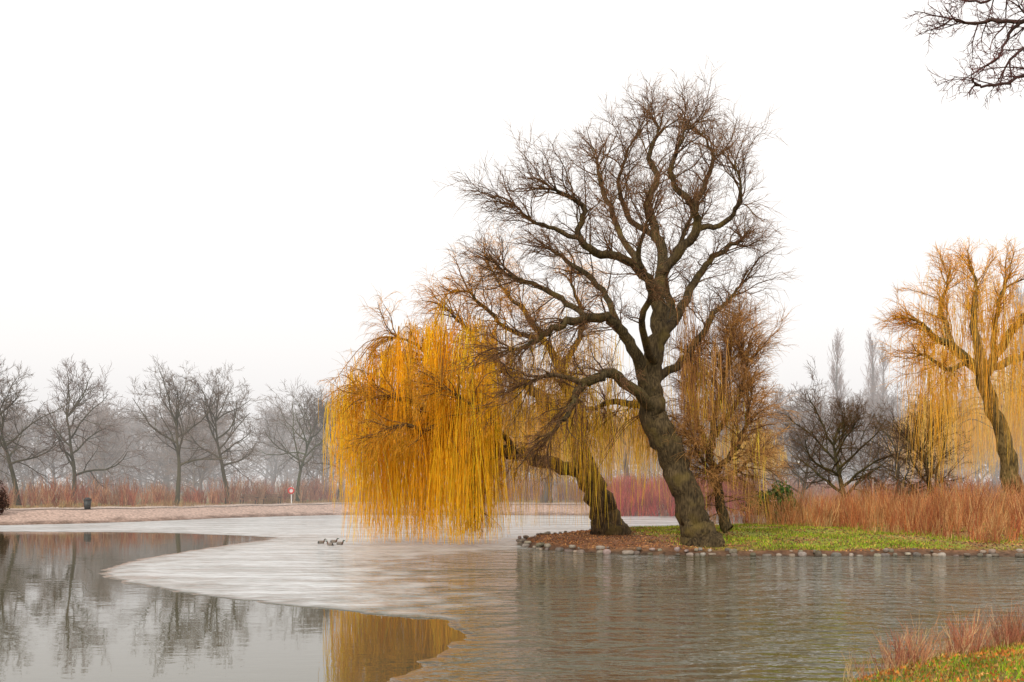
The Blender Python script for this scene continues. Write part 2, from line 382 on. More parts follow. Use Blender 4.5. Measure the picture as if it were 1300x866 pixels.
for (u0,u1,v0,v1,n,cs,dp) in [(862,968,380,520,40,[(.48,.23,.08),(.38,.17,.06),(.65,.33,.07)],(-1,3)),(690,860,440,600,54,[(.85,.48,.06),(.6,.32,.07),GO,GO3],(0,5)),(925,975,520,600,14,[GO3,(.75,.42,.1)],(0,4)),(640,720,420,520,16,[(.6,.32,.08),GO],(-3,2))]:
    for k in range(n):
        q0=sv(U(u0,u1),U(v0,v1),D+U(*dp))
        best=min((p for L_ in tipsA for p in L_[len(L_)//4:]),key=lambda p:(p-q0).length)
        P=catmull([tuple(best),tuple(best.lerp(q0,.5)+Vector((0,0,.4))),tuple(q0)],3)
        TS.add(P,list(np.linspace(.03,.01,len(P))),cv((.2,.10,.04)),3)
        for s in range(int(U(7,18))):
            q=Vector(P[random.randint(1,len(P)-1)])+rv()*U(0,.6)
            strand(TS,q,min(U(1,4.5),max(.6,q.z-1)),random.choice(cs),r=.009)
tree_object("bare_willow_tree",T,TS)

# ---- golden weeping willow (leaning left)
T=Tubes(); TS=Tubes(); D=52; ctrB=sv(640,480,D)
SB=St(seg=[4,5,6],wig=[.2,.28,.3],trop=[-.4,-.18,-.03],col=[(.82,.38,.03),(.50,.24,.04),(.2,.10,.04)],sides=[3,3,4],
      num=[0,6,8],ang=[(0,0),(20,55),(25,65)],ratio=[(0,0),(.5,.95),(.4,.75)],out=.3,rmin=.0095,zmin=.3)
limb(T,[(780,684,0,30),(776,672,0,22),(768,650,0,18),(755,620,0,16),(742,590,0,14.5),(735,562,0,11)],D,SB,BK,every=0,sides=14,wob=0)
roots(T,777,665,D)
LB=[
 [(744,596,0,13),(715,592,-.5,11),(685,585,-1,10),(655,575,-1.5,9),(628,573,-1.7,9),(606,578,-2,8),(588,558,-2,7),(565,535,-2.2,6),(535,515,-2.5,4.5),(505,505,-3,3),(475,505,-3,1.6)],
 [(606,578,-2,7),(600,600,-2,6),(602,625,-2,4),(607,648,-2,1.8)],
 [(642,574,-1.6,6),(610,546,-.5,5),(585,508,.5,4),(560,470,1,3.5),(530,438,1.5,2.5),(505,428,1.7,1.6)],
 [(735,567,0,12),(715,535,.3,10),(695,510,.6,9),(668,488,1,8),(640,470,1.3,6),(610,440,1.6,5),(590,415,2,3.5),(575,400,2,2)],
 [(735,567,0,12),(738,530,1,10),(722,500,1.4,8),(712,465,1.6,7),(690,430,2,5),(665,395,2.3,4),(642,370,2.5,2.2),(622,340,2.6,1.6)],
 [(668,488,1,5),(640,500,3,4),(610,490,4,3),(580,470,4.5,2)],
 [(712,465,1.6,5),(735,430,3,4.5),(738,395,3.5,3.5),(725,360,3.5,2)],
 [(690,430,2,4),(650,420,0,3.5),(620,395,-1,3),(595,370,-1.5,2)],
 [(565,535,-2.2,4),(540,545,-3.5,3),(512,540,-4.2,2.2),(490,545,-4.5,1.5)],
 [(655,575,-1.5,5),(630,540,-3,4),(600,515,-4,3),(560,490,-4.5,2)],
 [(640,470,1.3,4),(600,470,3,3.5),(560,460,4,2.5),(510,455,4.5,1.8)],
]
tips=[]
for i,c in enumerate(LB):
    tips.append(limb(T,c,D,SB,BK,every=.3,center=ctrB,lvl=2,Lb=(1.3,2.3) if i!=1 else (.7,1.2),rs=.8))
GU=(.78,.42,.05)
for k in range(265):
    u=U(408,632) if k<200 else U(460,625)
    if R()<abs(math.sin(u*.075))*.3: continue      # gaps between the tresses
    top=np.interp(u,[410,440,480,520,570,632],[500,465,435,412,402,420])
    v=top+abs(random.gauss(0,1))*75 if k<200 else U(500,600)
    base=np.interp(u,[410,445,458,470,605,632],[590,650,688,693,692,660])
    dep=U(-4.5,4)
    if v>base-50: continue
    tgt=sv(u,v,D+dep)
    best=min((p for L_ in tips for p in L_[len(L_)//3:]),key=lambda p:(p-tgt).length)
    mid=best.lerp(tgt,.5)+Vector((0,0,.4+(tgt-best).length*.12))
    P=catmull([tuple(best),tuple(mid),tuple(tgt)],4)
    TS.add(P,list(np.linspace(.032,.012,len(P))),cv((.36,.18,.04)),4)
    cc=random.choice([GO,GO,GO2,GO2,GO3,GU])
    low=R()<.68 or k>=200; zb0=max(.1,sv(0,base,D+dep).z+(0 if low else U(1,4)))
    for s in range(int(U(8,25))):
        q=Vector(P[random.randint(5,len(P)-1)])+rv()*U(0,.4)
        zb=zb0+U(0,1)**2*1.6
        Ln=(q.z-zb)*1.06 if R()<.66 else U(1.2,5)
        Ln=min(Ln,q.z-.08)
        if Ln<.5: continue
        strand(TS,q,Ln,cc,r=.012)
for k in range(160):
    u=U(600,790); v=U(420,590); dep=U(-2,4)
    q0=sv(u,v,D+dep)
    best=min((p for L_ in tips for p in L_[len(L_)//3:]),key=lambda p:(p-q0).length)
    P=catmull([tuple(best),tuple(best.lerp(q0,.5)+Vector((0,0,.4))),tuple(q0)],3)
    TS.add(P,list(np.linspace(.03,.01,len(P))),cv((.24,.13,.04)),3)
    cc=random.choice([(.85,.45,.05),(.55,.3,.07),GO,GO3,GU])
    for s in range(int(U(4,13))):
        q=Vector(P[random.randint(2,len(P)-1)])+rv()*U(0,.6)
        strand(TS,q,min(U(1,5.5),max(.6,q.z-.8)),cc,r=.0095)
tree_object("golden_weeping_willow_tree",T,TS)

# ---- bushy young tree right of main trunk
T=Tubes(); TS=Tubes(); D=47
SC_=St(seg=[3,4,5],wig=[.2,.22,.25],trop=[-.2,-.12,.0],col=[(.52,.26,.08),(.40,.19,.06),(.18,.095,.045)],sides=[3,3,4],
      num=[0,7,8],ang=[(0,0),(15,50),(15,55)],ratio=[(0,0),(.5,.9),(.5,.8)],out=.1,rmin=.0095,zmin=.5)
for c in [
 [(926,672,0,10),(918,645,0,8),(908,610,0,7),(903,575,0,6),(908,535,0,5),(918,495,0,4),(925,455,0,2.5),(928,425,0,1.5)],
 [(903,580,0,5),(888,540,1,4),(880,500,1.5,3),(885,460,1.5,2)],
 [(908,555,0,5),(930,520,-.5,4),(945,485,-1,3),(948,450,-1,2)],
 [(908,600,0,5),(930,575,-1.2,4),(945,545,-1.5,3),(950,515,-1.5,2)],
 [(912,615,0,4),(895,590,-1.5,3),(880,560,-2,2)],
 [(912,610,0,4),(935,600,.5,3),(955,580,1,2)]]:
    limb(T,c,D,SC_,BK,every=.13,center=sv(910,560,D),lvl=2,Lb=(1.0,1.9),start=.08,rs=.8)
tree_object("young_willow_tree",T,TS)

# ---- orange willow right
T=Tubes(); TS=Tubes(); D=62; OR=(.95,.45,.03)
SD=St(seg=[4,4,5],wig=[.22,.28,.3],trop=[-.2,-.03,.08],col=[(.93,.44,.04),(.72,.34,.04),(.36,.19,.04)],sides=[3,3,4],
      num=[0,7,8],ang=[(0,0),(20,55),(20,60)],ratio=[(0,0),(.5,.85),(.4,.7)],out=.3,rmin=.012,zmin=1)
BK2=(.16,.11,.04)
tipsD=[]
for c,e in [
 ([(1286,622,0,16),(1282,600,0,14),(1275,560,0,12),(1260,520,0,11),(1248,475,0,11)],0),
 ([(1248,478,0,9),(1225,452,-.5,8),(1200,436,-1,6.5),(1182,424,-1.5,4.5),(1170,410,-2,2.5)],.28),
 ([(1248,478,0,8),(1240,432,1,6.5),(1236,395,1.5,5),(1240,368,2,3),(1237,350,2,1.8)],.28),
 ([(1248,478,0,9),(1270,442,-.5,7),(1292,412,-1,6),(1318,385,-1.5,4),(1340,360,-2,2)],.28),
 ([(1262,455,0,5),(1264,405,-2,4),(1274,368,-2.5,2.5)],.28),
 ([(1214,443,-.8,5),(1200,410,1,4),(1196,385,1.5,3),(1203,362,2,1.8)],.28),
 ([(1252,470,0,7),(1290,455,2,6),(1320,440,3,5),(1350,430,4,3)],.28),
 ([(1230,455,0,5),(1208,470,-2,4),(1190,462,-3,3),(1175,450,-3.4,2)],.28)]:
    q=limb(T,c,D,SD,BK2,every=e,center=sv(1250,440,D),lvl=2,Lb=(1.4,2.5),sides=10,rs=.75)
    if e: tipsD.append(q)
for L_ in tipsD:
    for k in range(150):
        q=random.choice(L_[len(L_)//3:])+rv()*U(0,2.2)
        strand(TS,q,U(1.5,5.5) if R()<.5 else U(4,9),random.choice([OR,OR,(.95,.58,.10),(.85,.5,.12)]),r=.0115,zfloor=1.2)
tree_object("orange_willow_tree",T,TS)

# ---- further weeping willows behind (pale, misty)
def back_willow(name,u,D,top,W,n,cols,seed,lo=2.0):
    random.seed(seed); T=Tubes(); x=(u-650)/F*D; zb=hz(x,D); H=CAMH+(HZ-top)/F*D-zb
    base=Vector((x,D,zb-.2)); pts=[base]; 
    for i in range(6): pts.append(pts[-1]+Vector((U(-.3,.3),U(-.2,.2),H*.09)))
    T.add(pts,[.42,.34,.3,.28,.26,.24,.2],(.12,.1,.07),8)
    fork=pts[-1]
    for k in range(n):
        az=U(0,6.283); rr=W*math.sqrt(U(.02,1)); zt=zb+H*(1-.45*(rr/W)**2)*U(.8,1)
        tgt=Vector((x+rr*math.cos(az),D+rr*math.sin(az),zt))
        mid=fork.lerp(tgt,.5)+Vector((0,0,H*.12))
        P=catmull([tuple(fork),tuple(mid),tuple(tgt)],4)
        T.add(P,list(np.linspace(.12,.02,len(P))),cv((.2,.14,.08)),4)
        cc=random.choice(cols)
        for s in range(26):
            q=Vector(P[random.randint(3,len(P)-1)])+rv()*U(0,.7)
            strand(T,q,max(.8,(q.z-zb-lo)*U(.4,1)),cc,r=.017,zfloor=zb+.3)
    add_obj(name,T.mesh(name),M_twig)
PY=[(.97,.58,.10),(.85,.48,.10),(.95,.66,.20)]
back_willow("weeping_willow_tree",1200,92,480,6.5,46,PY,51)
back_willow("weeping_willow_tree",690,100,480,8,50,[(.97,.58,.06),(.9,.5,.08)],52)
back_willow("weeping_willow_tree",1310,96,440,8.5,54,PY,53)
back_willow("weeping_willow_tree",950,98,520,4.5,24,[(.95,.6,.06),(.9,.5,.08)],54)
back_willow("weeping_willow_tree",800,99,500,6,34,[(.97,.56,.07),(.9,.48,.1)],55)

# ---------------------------------------------------------------- generic bare trees (origin at base)
def generic(H,spread,seed,barkc,twc,upright=.5,rmin=.015,nl=7,trunkfrac=.3,num=(0,5,5,6),rt=None):
    random.seed(seed); T=Tubes()
    S=St(seg=[3,3,4,6],wig=[.25,.28,.32,.28],trop=[0,0,.05,upright*.2],col=[twc,twc,barkc,barkc],sides=[3,3,3,5],
         num=list(num),ang=[(0,0),(25,60),(30,65),(35,75)],ratio=[(0,0),(.35,.7),(.4,.7),(.4,.65)],out=.25,rmin=rmin,zmin=.2)
    r0=rt or H*.018
    pts=[Vector((0,0,-.3))]; d=Vector((U(-.08,.08),U(-.08,.08),1))
    n=8; top=H*.62
    for i in range(n):
        d=(d+rv()*.1).normalized(); pts.append(pts[-1]+d*top/n)
    rad=[r0*1.5]+[r0*(1-.75*(i/n)) for i in range(1,n+1)]
    T.add(pts,rad,barkc,8)
    c=Vector((0,0,H*.5))
    for k in range(nl):
        f=trunkfrac/.62+(1-trunkfrac/.62)*(k/(nl-1)); i=min(n-1,int(f*n)); q=pts[i].lerp(pts[i+1],min(1,f*n-i))
        az=k*2.4+U(-.4,.4); el=math.radians(U(12,45)+35*(k/nl)*upright*1.4)
        nd=Vector((math.cos(az)*math.cos(el),math.sin(az)*math.cos(el),math.sin(el)))
        grow(T,q,nd,spread*.55*U(.7,1.15)*(1.1-.3*k/nl),r0*.5*(1-.5*f)+.02,3,S,c)
    for _ in range(3):
        grow(T,pts[-1],(Vector((0,0,1))+rv()*.5).normalized(),H*.33,r0*.3,3,S,c)
    return T.mesh("tree_mesh")
gb=(.085,.075,.04); gt=(.16,.115,.08)
V_far=[generic(13.5,11,11,gb,gt,num=(0,5,6,7),nl=9),generic(13.5,10,12,gb,gt,upright=.8,num=(0,5,6,7),nl=9),generic(12.5,12,13,(.085,.09,.035),gt,nl=10,num=(0,5,6,7)),generic(13,10,14,gb,(.18,.12,.09),trunkfrac=.22,num=(0,5,6,7),nl=9)]
random.seed(2)
for u,Dd,k,s in [(22,88,0,1.0),(93,92,3,1.04),(225,92,1,.98),(290,96,0,1.0),(378,102,2,.97),(430,106,1,.92),(-60,86,2,1),(-150,88,1,1.1)]:
    x=(u-650)/F*Dd; o=add_obj("bare_tree",V_far[k],M_twig,(x,Dd,hz(x,Dd)-.05)); o.rotation_euler=(0,0,U(0,6.28)); o.scale=(s,s,s)
dk=(.065,.055,.022); V_d=[generic(9,9.5,21,dk,(.14,.075,.035),upright=.3,nl=10,trunkfrac=.2,rmin=.012,num=(0,6,7,8),rt=.26),generic(8.5,8,22,dk,(.16,.085,.035),upright=.5,nl=9,trunkfrac=.16,rmin=.012,num=(0,6,7,8),rt=.22)]
for u,Dd,k,s,rot in [(1075,74,0,1.08,0.4),(1187,68,1,.98,2),(1140,84,1,1.0,4),(1015,90,0,.9,3)]:
    x=(u-650)/F*Dd; o=add_obj("orchard_tree",V_d[k],M_bark,(x,Dd,hz(x,Dd)-.05)); o.rotation_euler=(0,0,rot); o.scale=(s,s,s)
def poplar(seed):
    random.seed(seed); T=Tubes(); pts=[Vector((0,0,0))]
    for i in range(10): pts.append(pts[-1]+Vector((U(-.08,.08),U(-.08,.08),2.6)))
    T.add(pts,[.4*(1-.09*i) for i in range(11)],gb,6)
    S=St(seg=[3,4,5],wig=[.15,.15,.12],trop=[.2,.3,.5],col=[(.28,.17,.12)]*3,sides=[3,3,3],num=[0,4,5],ang=[(0,0),(12,30),(12,30)],ratio=[(0,0),(.4,.6),(.4,.6)],out=0,rmin=.018,zmin=0)
    for k in range(110):
        f=U(.08,1); i=min(9,int(f*10)); q=pts[i].lerp(pts[i+1],f*10-i); az=U(0,6.28)
        grow(T,q,Vector((math.cos(az)*.45,math.sin(az)*.45,1)).normalized(),U(2.5,5)*(1.15-.6*f),.04,2,S)
    return T.mesh("poplar")
VP=[poplar(1),poplar(2)]
random.seed(3)
for u,top,Dd in [(1063,402,150),(1108,402,156),(1122,420,165),(938,392,140),(922,408,148),(1295,330,170),(1330,330,165),(770,475,175)]:
    x=(u-650)/F*Dd; h=CAMH+(HZ-top)/F*Dd-hz(x,Dd); s=h/30
    o=add_obj("poplar_tree",random.choice(VP),M_twig,(x,Dd,hz(x,Dd))); o.scale=(s*1.2,s*1.2,s); o.rotation_euler=(0,0,U(0,6))
wb=(.16,.13,.10); wt=(.26,.185,.14)
VW=[generic(14,10,31+i,wb,wt,rmin=.028,num=(0,4,5,6),nl=9,trunkfrac=.12) for i in range(4)]
random.seed(6)
wood=bpy.data.objects.new("distant_woodland",None); scene.collection.objects.link(wood)
for k in range(270):
    y=118+ (k/270)*100+U(-4,4); u=U(-200,1500); x=(u-650)/F*y
    if x>30 and y<130: continue
    o=bpy.data.objects.new("woodland_tree",random.choice(VW)); scene.collection.objects.link(o); o.parent=wood
    if len(o.data.materials)==0: o.data.materials.append(M_twig)
    s=U(.75,1.05)*(y/150)**.5*(1.0 if u<900 else 1.12); o.location=(x,y,hz(x,y)); o.scale=(s*1.1,s*1.1,s); o.rotation_euler=(0,0,U(0,6.28))

# ---------------------------------------------------------------- thickets
def thicket(name,sampler,N,hrange,cols,r=.012,stems=5,lean=.35,mat=None,side=True,droop=0):
    T=Tubes()
    for k in range(N):
        s=sampler()
        if s is None: continue
        x,y=s[:2]; sc=s[2] if len(s)>2 else 1; z=hz(x,y)-.03; c=random.choice(cols)
        for j in range(stems):
            h=U(*hrange)*sc; d=Vector((U(-lean,lean),U(-lean,lean),1)).normalized(); p=Vector((x+U(-.15,.15),y+U(-.15,.15),z))
            pts=[p]
            for i in range(4):
                d=(d+rv()*.12+Vector((0,0,-droop*i/4))).normalized(); p=p+d*h/4; pts.append(p)
            cc=cv(c,.35); T.add(pts,[r,r*.9,r*.75,r*.6,r*.35],cc,3)
            if side:
                for q in range(2):
                    i=random.randint(1,3); dd=(d+rv()*.5).normalized(); p0=pts[i]; l=h*U(.2,.45)
                    T.add([p0,p0+dd*l*.5,p0+dd*l+Vector((0,0,.05))],[r*.6,r*.5,r*.3],cc,3)
    return add_obj(name,T.mesh(name),mat or M_plant)
RS=[(.50,.17,.06),(.58,.24,.085),(.62,.33,.13),(.36,.11,.05),(.66,.40,.17)]
def s_right():
    x=U(15,60); y=U(41.5,70)
    front=np.interp(x,[15,17,19,21,60],[62,54,49,44.5,43.5])+.8*math.sin(x*1.7)
    if y<front or bil(_DI,x,y)<1.2: return None
    return x,y,(.8+.35*math.sin(x*.9+y*.4)+.2*math.sin(x*2.3))*(.55 if y<front+2.5 else 1.15)*(1 if x>22 else .85)
thicket("red_dogwood_shrubs",s_right,4200,(1.1,2.3),RS,stems=5,lean=.3)
def s_mag(): return U(9,22),U(88.5,98),1
thicket("magenta_dogwood_shrubs",s_mag,600,(1.9,3.2),[(.48,.08,.07),(.42,.10,.07),(.50,.17,.10)],stems=5,r=.02)
def s_behind():
    x=U(8,30); y=U(64,76)
    if bil(_DI,x,y)<.8: return None
    return x,y,1
thicket("dry_shrubs",s_behind,700,(.9,2.0),[(.54,.17,.09),(.6,.28,.13),(.46,.13,.07)],stems=5,r=.014)
fsx=[-120,-60,-36,-28,-24,-15,-4,7,20,60]; fsy=[58,66,70,78,85.5,93.5,92,90.5,89,80]
def s_far():
    x=U(-75,60); return x,np.interp(x,fsx,fsy)+U(12,30),.6+.5*abs(math.sin(x*.23+1))+.2*math.sin(x*1.1)
thicket("far_bank_hedge",s_far,2600,(1.2,2.4),[(.44,.18,.11),(.48,.25,.14),(.38,.14,.09),(.5,.31,.18)],stems=5,r=.022)
def s_tuft():
    x=U(-60,-16); return x,np.interp(x,fsx,fsy)+U(10.5,13),.5+.3*math.sin(x)
thicket("dry_grass_tufts",s_tuft,700,(.4,1.0),[(.5,.36,.18),(.42,.27,.14)],stems=5,r=.014,side=False)

def blades(name,pts,h,w,cols):
    N=len(pts); P=np.array(pts); a=rng.uniform(0,6.28,N); hh=rng.uniform(*h,N); 
    dx=np.cos(a)*w; dy=np.sin(a)*w; le=rng.normal(0,.35,(N,2))*hh[:,None]
    v=np.stack([P-np.stack([dx,dy,dx*0],1),P+np.stack([dx,dy,dx*0],1),P+np.stack([le[:,0],le[:,1],hh],1)],1).reshape(-1,3)
    c=np.array(cols)[rng.integers(0,len(cols),N)]*rng.uniform(.6,1.35,(N,1)); c=np.repeat(c,3,0)
    return add_obj(name,make_mesh(name,v,np.arange(3*N),np.arange(N)*3,c,False),M_plant)
def scatter(n,x0,x1,y0,y1,test):
    x=rng.uniform(x0,x1,n);y=rng.uniform(y0,y1,n); z,a,b_,c=height(x,y); k=test(x,y,a,b_,c); return np.stack([x,y,z],1)[k]
gn=lambda x,y:np.sin(x*1.1+y*.6)+np.sin(x*.5-y*1.3+1)+.6*np.sin(x*2.7+y*2.1)
g1=scatter(110000,4,40,42,72,lambda x,y,a,b_,c:(a>.5)&(x>7.6-(y-44)*.16+.6*gn(x,y))&((x<22)|(rng.random(len(x))<.4))&(gn(x,y)+rng.normal(0,.6,len(x))>-.3))
blades("grass",g1,(.04,.16),.018,[(.24,.36,.015),(.34,.44,.02),(.15,.22,.015),(.52,.44,.07)])
l1=scatter(30000,0,26,42,66,lambda x,y,a,b_,c:(a>.3))
blades("leaf_litter",l1+[0,0,.01],(.01,.06),.05,[(.42,.17,.06),(.24,.11,.05),(.55,.29,.11),(.10,.06,.04)])
g2=scatter(80000,2,16,10,22.5,lambda x,y,a,b_,c:(c>.15)&(gn(x*2,y*2)+rng.normal(0,.8,len(x))>-.5))
blades("grass",g2,(.04,.16),.009,[(.22,.38,.015),(.34,.44,.02),(.13,.2,.02),(.5,.36,.08)])
l2=scatter(20000,2,16,10,22.5,lambda x,y,a,b_,c:(c>.1))
blades("leaf_litter",l2+[0,0,.05],(.01,.06),.03,[(.65,.22,.04),(.45,.15,.04),(.6,.33,.1)])
def s_weed():
    t=R(); x=5.3+(11.5-5.3)*t+U(-.3,.3); y=15.7+(20.8-15.7)*t+U(-.9,.4)
    if bil(_DN,x,y)<.05: return None
    s=math.sin(x*2.2)**2*(.4+.8*abs(math.sin(x*5+y*3)))
    if R()>s+.25: return None
    return x,y,.45+.75*s
thicket("dry_bank_weeds",s_weed,420,(.25,.75),[(.46,.16,.09),(.6,.3,.15),(.34,.12,.07),(.64,.44,.22)],stems=6,r=.0045,lean=.5,droop=.1)

def leafbush(name,c,rad,N,cols,ls):
    d=rng.normal(0,1,(N,3)); d/=np.linalg.norm(d,axis=1,keepdims=True)
    lump=1+.25*np.sin(d[:,0]*5+1)+.2*np.sin(d[:,1]*7)+.2*np.sin(d[:,2]*6+d[:,0]*4)
    p=d*(rng.uniform(.45,1,N)**.5*lump)[:,None]*np.array(rad)+np.array(c)
    a=rng.normal(0,1,(N,3));a/=np.linalg.norm(a,axis=1,keepdims=True); b_=np.cross(a,rng.normal(0,1,(N,3))); b_/=np.linalg.norm(b_,axis=1,keepdims=True)
    v=np.stack([p-a*ls,p+b_*ls*.5,p+a*ls,p-b_*ls*.5],1).reshape(-1,3)
    cc=np.repeat(np.array(cols)[rng.integers(0,len(cols),N)]*rng.uniform(.5,1.4,(N,1)),4,0)
    return add_obj(name,make_mesh(name,v,np.arange(4*N),np.arange(N)*4,cc,False),M_plant)
q=sv(985,622,66); leafbush("evergreen_bush",(q.x,q.y,1.6),(1.7,1.3,1.15),3500,[(.06,.13,.02),(.10,.19,.03),(.03,.07,.02)],.13)
q=sv(-5,640,74); leafbush("dark_bush",(q.x,q.y,1.6),(.8,1,1.2),2500,[(.08,.04,.03),(.12,.06,.04)],.09)

# ---------------------------------------------------------------- overhanging foreground tree (right)
T=Tubes(); D=9.2; random.seed(91)
SO=St(seg=[3,4,4],wig=[.3,.3,.28],trop=[.03,0,-.05],col=[(.16,.055,.05),(.11,.045,.04),(.07,.035,.03)],sides=[3,4,4],num=[0,5,5],ang=[(0,0),(30,65),(30,65)],ratio=[(0,0),(.35,.6),(.45,.7)],out=.0,rmin=.003,zmin=3)
BO=(.07,.04,.035); gx,gy=8.6,9.4; gz=hz(gx,gy)
T.add([Vector(p) for p in [(gx+.1,gy,gz-.2),(gx,gy,gz+1),(gx-.05,gy,gz+3),(gx-.1,gy,gz+5),(gx-.2,gy+.1,gz+7),(gx-.1,gy+.2,gz+9)]],[.32,.24,.21,.18,.13,.07],BO,12)
def toD(x,z): return (650+x/D*F, HZ-(z-CAMH)/D*F)
s1=toD(gx-.1,6.2); s2=toD(gx-.15,7.2); s3=toD(gx-.15,5.4)
for c in [
 [(*s1,.2,14),(1600,30,0,9),(1440,-5,0,6),(1350,12,0,3.2),(1298,27,0,2.4),(1258,26,.1,1.8),(1226,30,.2,1.3),(1208,24,.2,.8)],
 [(*s3,.2,12),(1620,120,.3,8),(1450,60,.2,5),(1345,78,0,2.6),(1304,93,0,2),(1280,105,-.1,1.5),(1252,110,-.1,1),(1238,108,-.1,.6)],
 [(1295,27,0,2),(1278,50,.1,1.6),(1270,68,.1,1.1),(1258,80,.2,.6)],
 [(*s2,.2,12),(1560,-120,.2,8),(1400,-70,.3,4.5),(1320,-32,.3,2.5),(1280,-12,.3,1.9),(1246,2,.3,1.3),(1222,0,.4,.7)],
 [(1345,12,0,2.2),(1322,50,-.2,1.8),(1302,60,-.3,1.3),(1282,76,-.4,.8)],
 [(*s2,.2,10),(1650,-250,.6,8),(1500,-330,.8,5),(1380,-360,1,3)]]:
    limb(T,c,D,SO,BO,every=.12,lvl=2,Lb=(.2,.4),start=.35,tip=2,sides=6,wob=.015,rs=1.2)
add_obj("overhanging_tree",T.mesh("overhang"),M_twig)

# ---------------------------------------------------------------- small objects
def join_parts(name,loc,rot=0):
    e=bpy.data.objects.new(name,None); scene.collection.objects.link(e); e.location=loc; e.rotation_euler=(0,0,rot); return e
def part(parent,name,kind,size,loc,mat,rot=(0,0,0),**k):
    bm=bmesh.new()
    if kind=='box':
        bmesh.ops.create_cube(bm,size=1); bmesh.ops.scale(bm,vec=size,verts=bm.verts)
        bmesh.ops.bevel(bm,geom=bm.edges[:],offset=min(size)*.15,segments=1,affect='EDGES')
    elif kind=='cone':
        bmesh.ops.create_cone(bm,cap_ends=True,segments=20,radius1=size[0],radius2=size[1],depth=size[2])
    elif kind=='ball':
        bmesh.ops.create_uvsphere(bm,u_segments=20,v_segments=12,radius=1); bmesh.ops.scale(bm,vec=size,verts=bm.verts)
    elif kind=='torus':
        Rm,rm=size[:2]
        g_=[[bm.verts.new(((Rm+rm*math.cos(b_))*math.cos(a_),rm*math.sin(b_),(Rm+rm*math.cos(b_))*math.sin(a_))) for b_ in [j*2*math.pi/8 for j in range(8)]] for a_ in [i*2*math.pi/24 for i in range(24)]]
        for i in range(24):
            for j in range(8): bm.faces.new((g_[i][j],g_[(i+1)%24][j],g_[(i+1)%24][(j+1)%8],g_[i][(j+1)%8]))
    me=bpy.data.meshes.new(name); bm.to_mesh(me); bm.free()
    if kind!='box': me.polygons.foreach_set("use_smooth",[True]*len(me.polygons))
    o=add_obj(name,me,mat,loc,parent); o.rotation_euler=rot; return o
def plain(name,c,rough=.6,metal=0,var=.15,scale=8):
    m,nt,b=nmat(name); N=nt.nodes; L=nt.links
    no=N.new("ShaderNodeTexNoise"); no.inputs["Scale"].default_value=scale; no.inputs["Detail"].default_value=4
    g=N.new("ShaderNodeNewGeometry"); L.new(g.outputs["Position"],no.inputs["Vector"])
    mx=N.new("ShaderNodeMix"); mx.data_type='RGBA'
    mx.inputs[6].default_value=(*[x*(1-var*2) for x in c],1); mx.inputs[7].default_value=(*[min(1,x*(1+var)) for x in c],1)
    L.new(no.outputs["Fac"],mx.inputs[0]); L.new(mx.outputs[2],b.inputs["Base Color"])
    b.inputs["Roughness"].default_value=rough; b.inputs["Metallic"].default_value=metal
    return m
M_wood=plain("bench_wood",(.16,.09,.05)); M_metal=plain("dark_metal",(.05,.055,.055),.5,.3); M_red=plain("red_paint",(.6,.05,.03),.5); M_white=plain("white_paint",(.75,.75,.73),.5,var=.04)
def bench(u,Dd,rot):
    x=(u-650)/F*Dd; e=join_parts("park_bench",(x,Dd,hz(x,Dd)),rot)
    for i in range(3): part(e,"seat_slat",'box',(1.9,.12,.04),(0,-.16+i*.15,.45),M_wood)
    for i in range(3): part(e,"backrest_slat",'box',(1.9,.04,.11),(0,.26+i*.03,.58+i*.15),M_wood)
    for sx in (-.8,.8):
        part(e,"leg_front",'box',(.06,.06,.43),(sx,-.16,.215),M_metal); part(e,"leg_back",'box',(.06,.06,.95),(sx,.31,.46),M_metal,(-.15,0,0)); part(e,"armrest",'box',(.06,.5,.04),(sx,.05,.66),M_metal)
bench(316,94,-.3); bench(345,97,-.3)
x=(111-650)/F*80.5; e=join_parts("litter_bin",(x,80.5,hz(x,80.5)))
part(e,"body",'cone',(.24,.29,.72),(0,0,.4),M_metal); part(e,"rim",'torus',(.29,.03),(0,0,.77),M_metal,(math.pi/2,0,0)); part(e,"lid",'cone',(.31,.12,.16),(0,0,.9),M_metal)
Dd=97; x=(370-650)/F*Dd; e=join_parts("lifebuoy_stand",(x,Dd,hz(x,Dd)))
part(e,"post",'box',(.1,.1,1.7),(0,0,.85),M_white); part(e,"board",'box',(.5,.05,.6),(0,-.08,1.3),M_white); part(e,"lifebuoy",'torus',(.26,.08),(0,-.16,1.3),M_red)
m,nt,b=nmat("lamp_glass"); b.inputs["Base Color"].default_value=(.9,.9,.85,1); b.inputs["Emission Color"].default_value=(1,.93,.8,1); b.inputs["Emission Strength"].default_value=1.3
M_lamp=m
for u,Dd,h in [(95,96,2.9),(465,104,3.8),(1014,100,3.9),(700,100,3.4)]:
    x=(u-650)/F*Dd; e=join_parts("street_lamp",(x,Dd,hz(x,Dd)))
    part(e,"base",'cone',(.14,.09,.6),(0,0,.3),M_metal); part(e,"pole",'cone',(.06,.045,h-.6),(0,0,.6+(h-.6)/2),M_metal); part(e,"globe",'ball',(.15,.15,.17),(0,0,h+.14),M_lamp); part(e,"cap",'cone',(.14,.02,.12),(0,0,h+.34),M_metal)
Dd=72; x=(1108-650)/F*Dd; e=join_parts("white_flagpole",(x,Dd,hz(x,Dd)))
part(e,"pole",'cone',(.07,.05,3.2),(0,0,1.6),M_white); part(e,"collar",'cone',(.11,.09,.25),(0,0,.12),M_white); part(e,"finial",'ball',(.09,.09,.09),(0,0,3.26),M_white)
Dd=84; x=(1045-650)/F*Dd; e=join_parts("garden_wall",(x,Dd,hz(x,Dd)))
